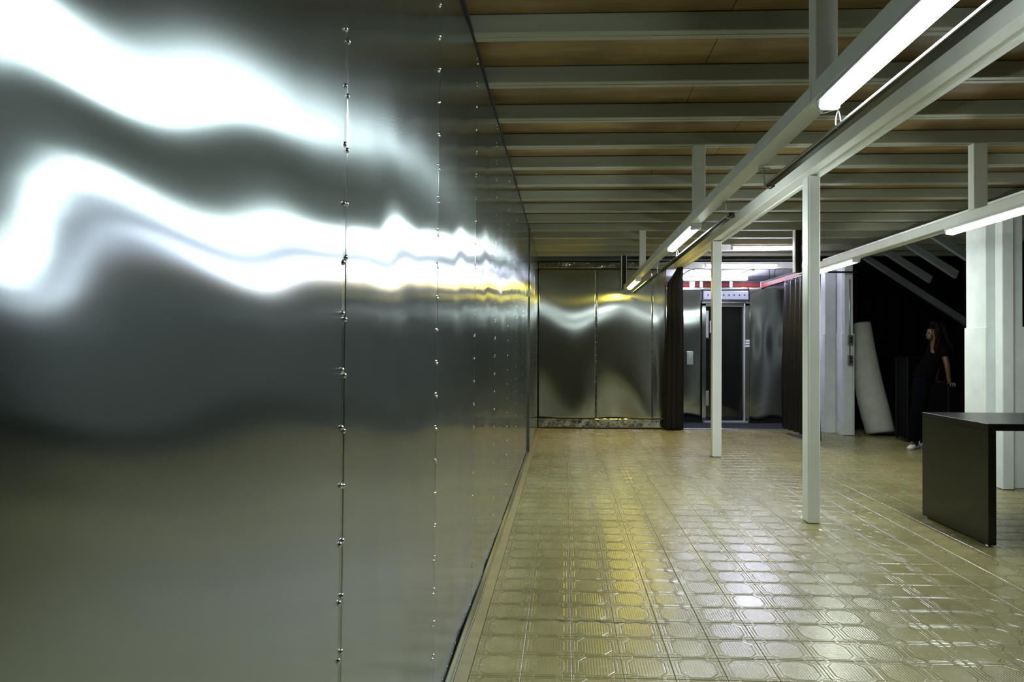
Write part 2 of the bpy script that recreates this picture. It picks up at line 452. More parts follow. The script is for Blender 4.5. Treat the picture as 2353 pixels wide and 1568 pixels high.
# ------------------------------------------------------------------ BEAMS AND POSTS
def beam(x0, x1, y0, y1, name, label):
    e = empty(name, ((x0 + x1) / 2, y0, 2.61)); ox, oy, oz = e.location
    tag(e, label, 'beam')
    box('beam_timber', x0 - ox, x1 - ox, 0, y1 - oy, 0, .108, M['white_paint'], e, .004)
    xm = x1 - ox - .035
    box('edge_strip', xm, x1 - ox + .004, 0.001, y1 - oy - .001, -.012, .020, M['white_paint'], e, .002)
    return e
beam(1.785, 1.925, -3.0, 12.05, 'ceiling_beam', 'white painted beam resting on the row of slim square posts under the joists')
beam(4.06, 4.22, -3.0, 11.8, 'ceiling_beam', 'white painted beam over the thick boxed columns, behind the right-hand light rail')
def post(x0, x1, y0, y1, label):
    e = empty('support_post', ((x0 + x1) / 2, (y0 + y1) / 2, 0)); ox, oy, _ = e.location
    tag(e, label, 'post')
    box('shaft', x0 - ox, x1 - ox, y0 - oy, y1 - oy, 0.004, 2.6, M['white_paint'], e, .006)
    box('cover_strip', x0 - ox - .004, x0 - ox + .012, y0 - oy - .002, y0 - oy + .05, 0.01, 2.595, M['white_paint'], e, .002)
    return e
post(1.822, 1.912, 5.60, 5.74, 'slim white square post standing between the camera and the right-hand rail, nearest of its row')
post(1.79, 1.895, 8.98, 9.10, 'slim white square post in front of the dark doorway, second of its row')

def rail(xc, y0, y1, label, cat='light rail'):
    e = empty('light_rail', (xc, y0, 2.255)); tag(e, label, cat)
    box('rail_channel', -.045, .045, 0, y1 - y0, 0, .075, M['white_paint'], e, .006)
    return e
rl = rail(1.0, -2.5, 11.97, 'long white box rail hung from the joists nearest the metal wall, carrying tube lamps')
rr = rail(3.04, -2.5, 9.62, 'long white box rail on the right, running in front of the thick boxed columns')
def strut(x, y, w_, mat, z0, z1, label, g_=None):
    e = box('hanger_strut', x - w_ / 2, x + w_ / 2, y + .01, y + .09, z0, z1, mat, None, .003)
    tag(e, label, 'strut'); return e
strut(1.005, JY0 - JP, .085, M['white_paint'], 2.33, JH, 'white hanger strut cut by the picture top, beside the nearest lamp')
strut(1.0, JY0 + 3 * JP, .085, M['white_paint'], 2.33, JH, 'white hanger strut above the second white lamp of the left rail')
strut(1.0, JY0 + 9 * JP, .08, M['white_paint'], 2.33, JH, 'small white hanger strut above the yellow lamp')
strut(3.03, JY0 + 3 * JP, .10, M['white_paint'], 2.33, JH, 'white hanger strut of the right-hand rail, above its nearest lamp')
def dark_strut(x, y, z0, label):
    e = empty('steel_channel', (x, y, z0)); tag(e, label, 'strut')
    h_ = JH - z0
    box('channel_web', -.03, .035, .03, .07, 0, h_, M['brown_steel'], e, .001)
    box('channel_flange', -.045, -.03, -.01, .07, 0, h_, M['white_paint'], e, .001)
    box('channel_flange', .035, .043, -.01, .07, 0, h_, M['white_paint'] if x < 2 else M['brown_steel'], e, .001)
dark_strut(0.965, JY0 + 13 * JP - .09, 2.27, 'dark brown steel channel hanging in front of the metal end wall beyond the yellow lamp')
dark_strut(2.945, JY0 + 9 * JP, 2.27, 'dark brown steel channel dropping beside the red rail, just left of the nearest slim post')
# ------------------------------------------------------------------ LAMPS
def lamp(x, y0, y1, mat, label, ztop=2.253, wd=.088, cat='lamp'):
    e = empty('tube_lamp', (x, y0, ztop)); L = y1 - y0; tag(e, label, cat, 'tube lamps under the white rails')
    h = wd / 2
    bm = bmesh.new(); prism(bm, [(-h, 0), (h, 0), (h, -.012), (h * .86, -.020), (-h * .86, -.020), (-h, -.012)], (0, L))
    obj('housing', bm, M['white_plastic'], e)
    bm = bmesh.new()
    prof = [(-h * .82, -.021)] + [(h * .82 * math.cos(a), -.021 - .030 * math.sin(-a)) for a in [PI + PI * i / 8 for i in range(1, 8)]] + [(h * .82, -.021)]
    prism(bm, prof, (.03, L - .03)); obj('diffuser', bm, mat, e, smooth=False)
    for ya in (0.0, L - .028): 
        bm = bmesh.new(); abox(bm, -h * .9, h * .9, ya, ya + .028, -.045, -.020, .006); obj('end_cap', bm, M['white_plastic'], e)
    return e
lamp(1.0, 1.55, 2.85, M['lamp_w'], 'bright white tube lamp under the left rail, cut by the top of the picture')
lamp(1.0, 5.66, 6.94, M['lamp_w'], 'bright white tube lamp under the left rail, second along, above the slim posts')
lamp(1.0, 10.02, 11.34, M['lamp_y'], 'yellow tube lamp at the far end of the left rail')
lamp(3.04, 4.66, 5.96, M['lamp_w'], 'long white tube lamp under the right rail, cut by the right edge of the picture')
lamp(3.04, 7.82, 9.12, M['lamp_w'], 'white tube lamp under the right rail, just right of the nearest slim post')

def xtube(x0, x1, y, z, label, mat='lamp_b'):
    e = empty('tube_lamp', (x0, y, z)); tag(e, label, 'lamp', 'bluish tubes at the far end')
    bm = bmesh.new(); tube(bm, [(0.015, 0, -.02), (x1 - x0 - .015, 0, -.02)], .022, 10); obj('tube', bm, M[mat], e, True)
    bm = bmesh.new(); abox(bm, -.02, x1 - x0 + .02, -.03, .035, 0.004, .03, .003); obj('housing', bm, M['white_plastic'], e)
    for xa in (-.02, x1 - x0 - .01):
        bm = bmesh.new(); abox(bm, xa, xa + .03, -.022, .022, -.042, .006, .003); obj('end_cap', bm, M['white_plastic'], e)
def ytube(x, y0, y1, z, label):
    e = empty('tube_lamp', (x, y0, z)); tag(e, label, 'lamp', 'bluish tubes at the far end')
    bm = bmesh.new(); tube(bm, [(0, .015, -.02), (0, y1 - y0 - .015, -.02)], .022, 10); obj('tube', bm, M['lamp_b'], e, True)
    bm = bmesh.new(); abox(bm, -.03, .03, -.02, y1 - y0 + .02, 0.004, .03, .003); obj('housing', bm, M['white_plastic'], e)
xtube(2.436, 3.311, 10.81, 2.779, 'long bluish tube lamp across the joists, highest of the far tubes')
xtube(2.30, 3.44, 12.09, 2.665, 'long bluish tube lamp fixed to the cross beam above the doorway')
xtube(2.25, 3.42, 14.0, 2.628, 'bluish tube lamp lying across, behind the top of the doorway wall')
ytube(3.21, 12.72, 13.85, 2.628, 'bluish tube lamp running away from the camera at the right above the doorway')
ytube(2.19, 12.66, 13.85, 2.628, 'bluish tube lamp running away from the camera beside the left-hand curtain')

# dark track with hooks, hung under the right edge of the left rail
def track(y0, y1, label):
    e = empty('lighting_track', (1.075, y0, 2.165)); tag(e, label, 'track')
    bm = bmesh.new(); abox(bm, -.02, .02, 0, y1 - y0, -.014, .014, .006); obj('track_bar', bm, M['track'], e)
    bm = bmesh.new(); abox(bm, -.028, -.0205, 0, y1 - y0, -.006, .003, .001); obj('track_lip', bm, M['galv'], e)
    return e
tr1 = track(-1.5, 3.92, 'dark metal track hanging beside the nearest lamp')
tr2 = track(4.78, 11.4, 'dark metal track hanging beside the second white lamp and running to the end wall')
for e, ys_ in ((tr1, (3.90,)), (tr2, (4.80, 8.3))):
    for y in ys_:
        yy = y - e.location.y
        bm = bmesh.new()
        tube(bm, [(-.035, yy, .085), (-.035, yy, .03), (-.03, yy, -.02), (-.0, yy, -.026), (.022, yy, -.012)], .0045, 6)
        abox(bm, -.06, -.005, yy - .012, yy + .012, .074, .081)
        obj('hook', bm, M['galv'], e)
def wire(y, label):
    bm = bmesh.new()
    pts = []
    for i in range(25):
        a = 2 * PI * i / 24
        pts.append((1.058 + .009 * math.sin(a) * (1 - .4 * math.cos(a)), y, 2.190 + .034 * math.cos(a)))
    tube(bm, pts, .0025, 5)
    tube(bm, [(.955, y, 2.33), (.95, y, 2.25), (1.0, y, 2.215), (1.05, y, 2.228), (1.06, y + .02, 2.335)], .002, 5)
    o = obj('cable_loop', bm, M['white_plastic'], rl); o.location = -Vector(rl.location)
wire(2.90, 'thin white cable loop hanging at the end of the nearest lamp')
wire(6.96, 'thin white cable loop hanging at the far end of the second lamp')

# ------------------------------------------------------------------ END WALL of metal (wall_back) with strip above
def end_wall():
    wb = box('wall_back', -0.43, 1.66, Y_END + .035, Y_END + .10, 0.0, 2.60, M['dark_gap'], bev=0)
    tag(wb, kind='structure')
    edges = [-0.424, 0.526, 1.44, 1.66]
    for i in range(3):
        a_, b2 = edges[i] + .0012, edges[i + 1] - .0012
        rnd = random.Random(i + 40); p1, p2, p3 = [rnd.uniform(0, 6) for _ in range(3)]
        def P(u_, v_):
            x = a_ + u_ * (b2 - a_); z = .165 + v_ * (2.605 - .165)
            d = .010 * (z - 1.6) * math.sin(2 * PI * x / 1.25 + .6) * (1 if z > 1.3 else 1 + (1.3 - z)) + .0018 * math.sin(PI * u_) * math.sin(3.1 * v_ * 2 + p1 + 1.5 * u_) + .0012 * math.sin(5 * u_ + p2) * math.sin(7.3 * v_ + p3)
            d += .0035 * math.sin(2 * PI * u_ + p3) * gauss(v_, .25, .2)
            return Vector((x, Y_END + d - .002, z))
        pn = grid_sheet('metal_panel', P, 36, 70, M['end_metal'], wb)
        if i < 2:
            bm = bmesh.new()
            for k in range(21):
                z = .24 + k * .106
                for s in (-1, 1):
                    add_screw(pn, (b2 + s * .011, Y_END - .006, z + random.uniform(-.006, .006)), -PI / 2, 0.95)
            bm.free()
    # kick strip, crumpled
    grid_sheet('foot_strip', lambda u_, v_: Vector((-.424 + u_ * 2.08, Y_END + .006 - .004 * math.sin(u_ * 31 + math.sin(u_ * 12) * 2) * math.sin(PI * v_), .004 + v_ * .158)), 120, 8, M['crumple'], wb)
    for k in range(16): add_screw(wb, (-.3 + k * .125, Y_END - .006, .15), -PI / 2, 0.7)
    grid_sheet('upper_strip', lambda u_, v_: Vector((-.424 + u_ * 2.08, Y_END - .004 - .003 * math.sin(u_ * 17) * math.sin(PI * v_), 2.61 + v_ * .105)), 80, 8, M['crumple'], wb)
    box('strip_lip', -.43, 1.66, Y_END - .02, Y_END + .02, 2.715, 2.73, M['dark_gap'], wb, bev=0)
end_wall()
# cross beam above the opening
cb = empty('cross_beam', (1.66, Y_END, 2.61)); tag(cb, 'white painted cross beam above the opening to the far doorway', 'beam')
box('beam_timber', 0.002, 2.6, .05, .17, 0, .108, M['white_paint'], cb, .004)

# ------------------------------------------------------------------ FAR ROOM: door wall, carpet, ceiling, rails
YB = 13.17
fc = box('floor_1', 1.2, 7.2, Y_END + .03, 16.2, -0.12, 0.0, M['carpet'], bev=0); tag(fc, kind='structure')
tag(box('trim_1', 1.665, 4.0, Y_END, Y_END + .03, -.004, .012, M['threshold'], bev=.002), kind='structure')
wf = box('wall_far', 1.2, 2.44, YB + .04, YB + .14, 0.0, 2.36, M['dark_gap'], bev=0); tag(wf, kind='structure')
box('wall_segment', 3.25, 4.05, YB + .04, YB + .14, 0.0, 2.36, M['dark_gap'], wf, bev=0)
box('wall_segment', 2.44, 3.25, YB + .04, YB + .14, 2.11, 2.36, M['dark_gap'], wf, bev=0)
for (a_, b2, zz0, ph) in ((1.2, 2.43, .12, 1.0), (3.262, 4.05, .10, 3.0)):
    def P(u_, v_):
        x = a_ + u_ * (b2 - a_)
        low = zz0 + .03 * math.sin(u_ * 9 + ph) * (1 - v_) ** 6
        z = low + v_ * (2.385 - low)
        d = .010 * (z - 1.55) * math.sin(2 * PI * x / 1.1 + 2.0) + .002 * math.sin(PI * u_) * math.sin(6.2 * v_ + ph) + .0022 * math.sin(6 * u_ + ph) * math.sin(8 * v_) + (.009 * math.sin(2 * PI * x / .40) * gauss(z, 1.45, .35) if a_ > 3 else 0)
        return Vector((x, YB + d, z))
    grid_sheet('metal_panel', P, 40, 70, M['end_metal'], wf)
grid_sheet('metal_panel', lambda u_, v_: Vector((2.431 + u_ * .83, YB + .002 + .003 * math.sin(6 * u_), 2.105 + v_ * .28)), 24, 10, M['end_metal'], wf)
# door
dr = empty('door_1', (2.43, YB, 0)); tag(dr, kind='structure')
box('door_jamb', 0, .07, -.03, .05, 0.0, 2.10, M['end_metal'], dr, .003)
box('door_jamb', .745, .83, -.03, .05, 0.0, 2.10, M['end_metal'], dr, .003)
box('jamb_edge', .735, .75, -.045, .05, 0.0, 2.10, M['white_plastic'], dr, .003)
box('door_head', 0, .83, -.03, .05, 2.06, 2.12, M['end_metal'], dr, .003)
box('door_sill', .03, .80, -.05, .05, 0.0, .035, M['lilac_metal'], dr, .003)
lf = box('door_leaf', .17, .733, .05, .075, .036, 2.055, M['dark_glass'], dr, .002)
box('leaf_stile', .425, .445, .040, .05, .04, 2.05, M['dark_glass'], lf, .001)
sd = box('side_light', .072, .165, .03, .06, .036, 2.055, M['dark_glass'], dr, .002)
box('side_plate', .075, .125, .015, .03, 1.50, 1.98, M['galv'], sd, .002)
box('side_plate', .075, .130, .015, .03, .30, .56, M['galv'], sd, .002)
box('side_bar', .072, .168, .010, .025, 1.478, 1.49, M['track'], sd, .001)
hd = box('door_handle', .145, .158, -.02, .03, 1.58, 1.80, M['white_plastic'], dr, .003)
for z in (1.335, 1.385, 1.43):
    box('hinge_plate', .755, .825, -.05, -.03, z, z + .034, M['white_plastic'], dr, .002)
# lintel unit with row of round holes
lu = empty('vent_panel', (2.46, YB - .03, 2.17)); tag(lu, 'pale metal panel with a row of round holes above the dark doorway', 'panel')
box('casing', 0, .77, -.04, .026, 0, .148, M['lilac_metal'], lu, .003)
for k in range(8):
    bm = bmesh.new(); bmesh.ops.create_cone(bm, cap_ends=True, segments=16, radius1=.013, radius2=.013, depth=.006,
                          matrix=Matrix.Translation((.07 + k * .0905, -.042, .078)) @ Matrix.Rotation(PI / 2, 4, 'X'))
    obj('hole', bm, M['dark_gap'], lu)
# intercom on the metal wall
ic = empty('intercom', (2.16, YB - .03, 1.02)); tag(ic, 'small shiny metal box on the far metal wall between curtain and doorway', 'intercom')
box('casing', 0, .12, -.015, .020, 0, .235, M['screw'], ic, .006)
box('push_button', .045, .075, -.022, -.014, .05, .08, M['galv'], ic, .004)
box('speaker_plate', .03, .09, -.019, -.014, .13, .19, M['galv'], ic, .003)
# white ceiling over the far room
tag(box('ceiling_1', 1.2, 5.2, Y_END + .19, 16.2, 2.665, 2.70, M['white_ceiling'], bev=0), kind='structure')
tag(box('wall_end', 1.2, 7.2, 16.2, 16.3, 0, 2.9, M['white_ceiling'], bev=0), kind='structure')
# red steel rails
rb = empty('red_rail', (1.7, YB + .02, 2.395)); tag(rb, 'red steel rail lying across on top of the far metal wall', 'rail')
box('bar', 0, 1.82, .0, .06, 0, .075, M['red_paint'], rb, .003)
box('shade_edge', 0, 1.82, -.005, .065, .075, .10, M['dark_gap'], rb, .002)  # dark strip standing in for the shadow line above the bar
for x in (.52, .70, 1.22): 
    box('clamp', x, x + (.09 if x < .6 else .05), -.012, .072, -.008, .098, M['white_plastic'], rb, .003)
box('clamp', 1.76, 1.84, -.016, .074, -.02, .098, M['lilac_metal'], rb, .003)
rs = empty('red_rail', (3.47, 9.9, 2.375)); tag(rs, 'red steel rail running toward the camera above the plum curtain', 'rail')
box('bar', 0, .06, 0, YB - 9.9, 0.0, .075, M['red_paint'], rs, .003)
box('shade_edge', -.003, .063, 0, YB - 9.9, .075, .105, M['dark_gap'], rs, .002)  # same painted shadow line, carried along the top of this rail
for y in (1.2, 2.6): 
    bm = bmesh.new(); tube(bm, [(.03, y, .10), (.10, y + .12, .35)], .006, 6); tube(bm, [(.03, y + .25, .10), (-.05, y, .30)], .006, 6); obj('brace_wire', bm, M['track'], rs)
# white fabric lampshade-like cap visible over the far wall
# hanging hooks of curtain
cr = bmesh.new()

def curtain(name, p0, p1, ztop, zbot, folds, amp, mat, label, pinch=0.0, seed=1):
    rnd = random.Random(seed); p0 = Vector(p0); p1 = Vector(p1); d = (p1 - p0); L = d.length; d.normalize(); nrm = Vector((-d.y, d.x))
    nu, nv = folds * 12, 40
    ph = [rnd.uniform(-.5, .5) for _ in range(folds + 2)]
    def P(u_, v_):
        h_ = v_; wsc = 1 - pinch * (h_ ** 6)
        uu_ = .5 + (u_ - .5) * wsc + (.5 - .0) * 0
        k = u_ * folds; ki = int(k)
        a = amp * (1 - .35 * h_) * (0.75 + .5 * abs(ph[ki % len(ph)]))
        off = a * math.sin(2 * PI * (k + .12 * math.sin(3 * v_ + ki)))
        q = p0 + d * (uu_ * L) + nrm * off
        return Vector((q.x, q.y, zbot + v_ * (ztop - zbot)))
    e = empty(name, (0, 0, 0)); tag(e, label, 'curtain')
    grid_sheet('cloth', P, nu, nv, mat, e, 0.003)
    return e, P
# gathered curtain at the end of the metal wall
def PC(u_, v_):
    # tied, twisted bundle
    z = .006 + v_ * 2.60
    a = 2 * PI * u_
    wx = .135 - .03 * v_ ; 
    top = max(0.0, (v_ - .90) / .10); wx = wx * (1 - .62 * top)
    cx0 = 1.775 + .012 * math.sin(3 * v_) + .085 * top - .02 * (1 - v_)
    rr_ = 1 + .16 * math.sin(7 * a + 2 * v_) + .08 * math.sin(13 * a + 5 * v_)
    return Vector((cx0 + wx * rr_ * math.cos(a), 11.93 + .07 * rr_ * math.sin(a), z))
e = empty('curtain', (1.775, 11.93, 0)); tag(e, 'dark brown curtain gathered into a bundle at the end of the metal wall', 'curtain')
bm = bmesh.new(); nu, nv = 96, 40
V = [[bm.verts.new(PC(i / nu, j / nv) - Vector((1.775, 11.93, 0))) for i in range(nu)] for j in range(nv + 1)]
for j in range(nv):
    for i in range(nu): bm.faces.new((V[j][i], V[j][(i + 1) % nu], V[j + 1][(i + 1) % nu], V[j + 1][i]))
bm.faces.new(V[0][::-1]); bm.faces.new(V[nv])
obj('cloth', bm, M['curtain'], e, True)
e, PP = curtain('curtain', (3.42, 9.98), (3.42, 11.68), 2.335, .085, 7, .05, M['curtain_purple'], 'dark plum curtain hanging in folds from the red rail', seed=3)
bm = bmesh.new()
for k in range(22):
    q = PP((k + .5) / 22, 1.0); tube(bm, [(q.x, q.y, 2.325), (q.x - .012, q.y, 2.36), (3.455, q.y, 2.372)], .004, 5)
o = obj('curtain_hooks', bm, M['white_plastic'], e); o['kind'] = 'stuff'

# small white box on the long wall
sb = empty('junction_box', (-0.44, 9.0, 1.93)); tag(sb, 'small white box fixed high on the long metal wall near its far end', 'box')
box('casing', 0, .03, -.04, .04, 0, .10, M['white_plastic'], sb, .004)
box('cover_line', .028, .033, -.005, .005, .01, .09, M['galv'], sb, 0)

# ------------------------------------------------------------------ THICK BOXED COLUMNS
def column(label, pieces, ledge, extra=None):
    x0, y0 = pieces[0][0], pieces[0][2]
    e = empty('boxed_column', (x0, y0, 0)); tag(e, label, 'column')
    for (xa, xb, ya, yb, has) in pieces:
        box('column_board', xa - x0, xb - x0, ya - y0, yb - y0, .004, 2.61, M['column_paint'], e, .007)
        if has:
            box('base_casing', xa - x0 - .012, xb - x0 + .022, ya - y0 - .014, yb - y0 + .01, .0, ledge, M['column_paint'], e, .006)
    return e
c2 = column('thick white boxed column behind the black bar table', [(4.05, 4.33, 7.27, 7.63, True), (4.075, 4.18, 7.05, 7.17, False), (4.182, 4.315, 7.14, 7.265, True)], 1.52)
c1 = column('thick white boxed column with a grey conduit, beside the leaning white roll', [(4.065, 4.233, 11.69, 11.98, True), (4.235, 4.365, 11.36, 11.70, False), (4.225, 4.375, 11.40, 11.67, True)], 1.545)
cn = empty('cable_conduit', (4.30, 11.33, 0)); tag(cn, 'grey metal conduit with two socket boxes on the far boxed column', 'conduit')
bm = bmesh.new(); tube(bm, [(0, -.012, 1.14), (0, -.012, 2.36)], .009, 8); obj('pipe', bm, M['galv'], cn, True)
for z in (1.37, 1.07):
    b_ = box('socket_box', -.035, .035, -.055, 0.0, z, z + .145, M['galv'], cn, .004)
    for q in (.035, .085): box('socket', -.014, .014, -.059, -.054, z + q, z + q + .025, M['track'], b_, .001)
tag(box('column_bracket', 3.97, 4.42, 11.31, 11.35, 2.455, 2.48, M['brown_steel']), 'thin dark bracket across the top of the far boxed column', 'bracket')

# ------------------------------------------------------------------ ROOF SLOPE with rafters, dark drapes
def rz(x): return 1.3 + 4.15 - .667 * x
for k in range(0, 4):
    y = 8.74 + k * .66
    x1 = 4.88 if y < 10.5 else 5.9
    bm = bmesh.new(); x0 = 4.225
    prism(bm, [(x0, rz(x0)), (x1, rz(x1)), (x1 + .03, rz(x1) + .085), (x0, rz(x0) + .085)], (y, y + .07))
    obj('sloping_rafter', bm, M['rafter_paint'], ceil)
def drape(x0, x1, y0, y1, label, seed):
    return curtain('black_drape', (x0, y0), (x1, y1), 2.80, .01, 12, .04, M['black_cloth'], label, seed=seed)
drape(4.0, 6.9, 12.16, 12.16, 'black drape closing off the dark corner behind the person', 5)
drape(6.3, 6.3, 12.0, 5.0, 'black drape along the low side of the roof slope', 6)

# ------------------------------------------------------------------ BLACK BAR TABLE
tb = empty('bar_table', (2.80, 5.008, 0)); tag(tb, 'black laminate bar table with a solid side panel at the right edge', 'table')
box('side_panel', 0, .042, 0, .90, .012, .765, M['black_lam'], tb, .002)
box('panel_edge', .0425, .052, .0, .012, .012, .765, M['black_lam'], tb, .001)
box('table_top', 0, 1.9, 0, .90, .766, .812, M['black_lam'], tb, .002)
box('side_panel', 1.858, 1.9, 0, .90, .012, .765, M['black_lam'], tb, .002)
for y in (.04, .86):
    bm = bmesh.new(); bmesh.ops.create_cone(bm, cap_ends=True, segments=12, radius1=.018, radius2=.014, depth=.014, matrix=Matrix.Translation((.02, y, .007)))
    obj('foot', bm, M['screw'], tb)
bm = bmesh.new(); abox(bm, .044, .050, .02, .88, .004, .035); obj('kick_shadow_strip', bm, M['dark_gap'], tb).name = 'foot_strip'  # black strip standing in for the shadow at the side panel's foot

# ------------------------------------------------------------------ WHITE ROLL leaning on the column
def lathe_axis(bm, p0, p1, prof, seg=28, squash=None):
    p0 = Vector(p0); p1 = Vector(p1); d = (p1 - p0).normalized(); s = d.cross(Vector((0, 1, 0))).normalized(); k = s.cross(d)
    rings = []
    for (tt, r) in prof:
        c = p0.lerp(p1, tt)
        sag = .05 * math.sin(PI * min(1, max(0, tt)))
        c = c + Vector((-sag, 0, 0))
        rings.append([bm.verts.new(c + r * (1 + .02 * math.sin(3 * 2 * PI * j / seg + 4 * tt)) * (math.cos(2 * PI * j / seg) * s + math.sin(2 * PI * j / seg) * k)) for j in range(seg)])
    for a, c in zip(rings, rings[1:]):
        for j in range(seg): bm.faces.new((a[j], a[(j + 1) % seg], c[(j + 1) % seg], c[j]))
    bm.faces.new(rings[0][::-1]); bm.faces.new(rings[-1])
rl_ = empty('felt_roll', (4.80, 11.41, 0)); tag(rl_, 'thick pale roll of felt leaning against the far boxed column', 'roll')
bm = bmesh.new()
prof = [(0.0, .13), (.0, .195), (.02, .208), (.15, .213), (.3, .212), (.45, .203), (.6, .19), (.75, .175), (.9, .160), (.985, .152), (1.0, .145), (1.0, .06), (.99, .05)]
lathe_axis(bm, (0.0, 0, .035), (-.155, .38, 1.70), prof); obj('rolled_cloth', bm, M['felt'], rl_, True)
bm = bmesh.new(); 
pts = []
for i in range(60):
    a = i * .42; r = .05 + .0025 * i * .6
    pts.append(Vector((-.155, .38, 1.705)) + Vector((r * math.cos(a), r * math.sin(a), r * .2 * math.cos(a) + .001)))
tube(bm, pts, .003, 4); obj('spiral_edge', bm, M['felt'], rl_)

# ------------------------------------------------------------------ BLACK CASES in the dark corner
def flight_case(x0, x1, y0, y1, h, label):
    e = empty('equipment_case', (x0, y0, 0)); tag(e, label, 'case')
    W, D = x1 - x0, y1 - y0
    box('case_body', .01, W - .01, .01, D - .01, .06, h - .01, M['case_black'], e, .004)
    for xa in (0, W - .03):
        for ya in (0, D - .03): box('corner_post', xa, xa + .03, ya, ya + .03, .03, h - .015, M['case_edge'], e, .004)
    box('lid_edge', 0, W, 0, .02, h - .02, h, M['case_edge'], e, .004)
    box('lid', 0.0, W, .021, D, h - .02, h, M['case_black'], e, .004)
    bm = bmesh.new(); tube(bm, [(.05, -.004, .1), (W - .05, -.004, h - .08)], .010, 6); obj('brace', bm, M['case_black'], e)
    for xa in (.05, W - .05): 
        bm = bmesh.new(); bmesh.ops.create_cone(bm, cap_ends=True, segments=12, radius1=.03, radius2=.03, depth=.03, matrix=Matrix.Translation((xa, .06, .03)) @ Matrix.Rotation(PI / 2, 4, 'Y')); obj('castor', bm, M['brown_steel'], e)
    return e
flight_case(4.93, 5.75, 9.71, 10.4, .845, 'black case with metal edges that the person rests a hand on')
flight_case(4.78, 5.10, 10.50, 10.88, 1.20, 'tall black case in the dark between the pale roll and the person')

# ------------------------------------------------------------------ PERSON
def skin_mesh(name, chains, mat, parent, levels=2):
    verts, edges, rads, roots = [], [], [], []
    keyv = {}
    for ch in chains:
        prev = None
        for it in ch:
            if isinstance(it, str): idx = keyv[it]
            else:
                nm, co, r = it
                idx = len(verts); verts.append(co); rads.append(r if isinstance(r, tuple) else (r, r))
                if prev is None: roots.append(idx)
                if nm: keyv[nm] = idx
            if prev is not None: edges.append((prev, idx))
            prev = idx
    me = bpy.data.meshes.new(name); me.from_pydata(verts, edges, [])
    o = link(name, me, mat, parent)
    md = o.modifiers.new('skin', 'SKIN'); md.use_smooth_shade = True; md.branch_smoothing = .6
    ss = o.modifiers.new('sub', 'SUBSURF'); ss.levels = levels; ss.render_levels = levels
    sk = me.skin_vertices[0].data
    for i, r in enumerate(rads): sk[i].radius = r
    for i in roots: sk[i].use_root = True
    return o
PO = Vector((4.75, 9.75, 0))
per = empty('person', PO + Vector((0, .19, 0))); tag(per, 'person with long dark hair in black t-shirt and dark trousers, leaning on a case', 'person')
def q(x, y, z): return Vector((x, y, z)) - PO
body = [
    [('pelvis', q(4.74, 9.78, .93), (.095, .085)), ('waist', q(4.80, 9.76, 1.06), (.09, .075)), ('chest', q(4.87, 9.74, 1.22), (.110, .085)),
     ('neckb', q(4.90, 9.73, 1.36), (.052, .050)), ('neck', q(4.87, 9.725, 1.43), .048), ('skull', q(4.838, 9.72, 1.515), (.080, .082)), ('crown', q(4.840, 9.72, 1.60), (.082, .082))],
    ['skull', ('brow', q(4.806, 9.718, 1.54), (.062, .058)), ('jaw', q(4.790, 9.715, 1.465), (.040, .045)), ('chin', q(4.785, 9.712, 1.425), .025)],
    ['neckb', ('shL', q(4.90, 9.61, 1.335), .044), ('elL', q(4.93, 9.54, 1.10), .038), ('wrL', q(4.962, 9.56, .905), .025), ('palmL', q(4.975, 9.55, .872), (.034, .020))],
    ['neckb', ('shR', q(4.91, 9.86, 1.335), .044), ('elR', q(5.04, 9.97, 1.16), .038), ('wrR', q(4.99, 9.95, .93), .025), ('palmR', q(4.99, 9.94, .88), (.034, .020))],
    ['pelvis', ('hipL', q(4.71, 9.71, .88), .070), ('knL', q(4.60, 9.66, .50), .060), ('anL', q(4.58, 9.70, .11), .038), ('toeL', q(4.50, 9.62, .045), .030)],
    ['pelvis', ('hipR', q(4.74, 9.85, .88), .070), ('knR', q(4.76, 9.90, .50), .055), ('anR', q(4.84, 9.92, .11), .036), ('toeR', q(4.83, 9.99, .045), .028)],
]
# five fingers of the near hand, curling over the lid edge; five of the far hand
for (bx, by, bz, sgn) in ((4.975, 9.55, .872, 1), (4.99, 9.94, .882, 0)):
    for k in range(4):
        xo = -.030 + k * .020 + .012; ln = (.85, 1.0, .95, .78)[k]
        if sgn: body.append([(None, q(bx + xo * .6, by - .005, bz), .010), (None, q(bx + xo, by - .035 * ln, bz - .006), .0088), (None, q(bx + xo * 1.15, by - .052 * ln, bz - .028), .0078), (None, q(bx + xo * 1.2, by - .050 * ln, bz - .052 * ln), .0065)])
        else: body.append([(None, q(bx + xo * .6, by, bz), .010), (None, q(bx + xo + .02, by - .03 * ln, bz - .012), .0088), (None, q(bx + xo + .05, by - .045 * ln, bz - .020), .0075)])
    body.append([(None, q(bx - .012, by, bz + .004), .011), (None, q(bx - .040, by - .012, bz - .006), .010), (None, q(bx - .056, by - .028, bz - .012), .008)])
bd = skin_mesh('body', body, M['skin'], per)
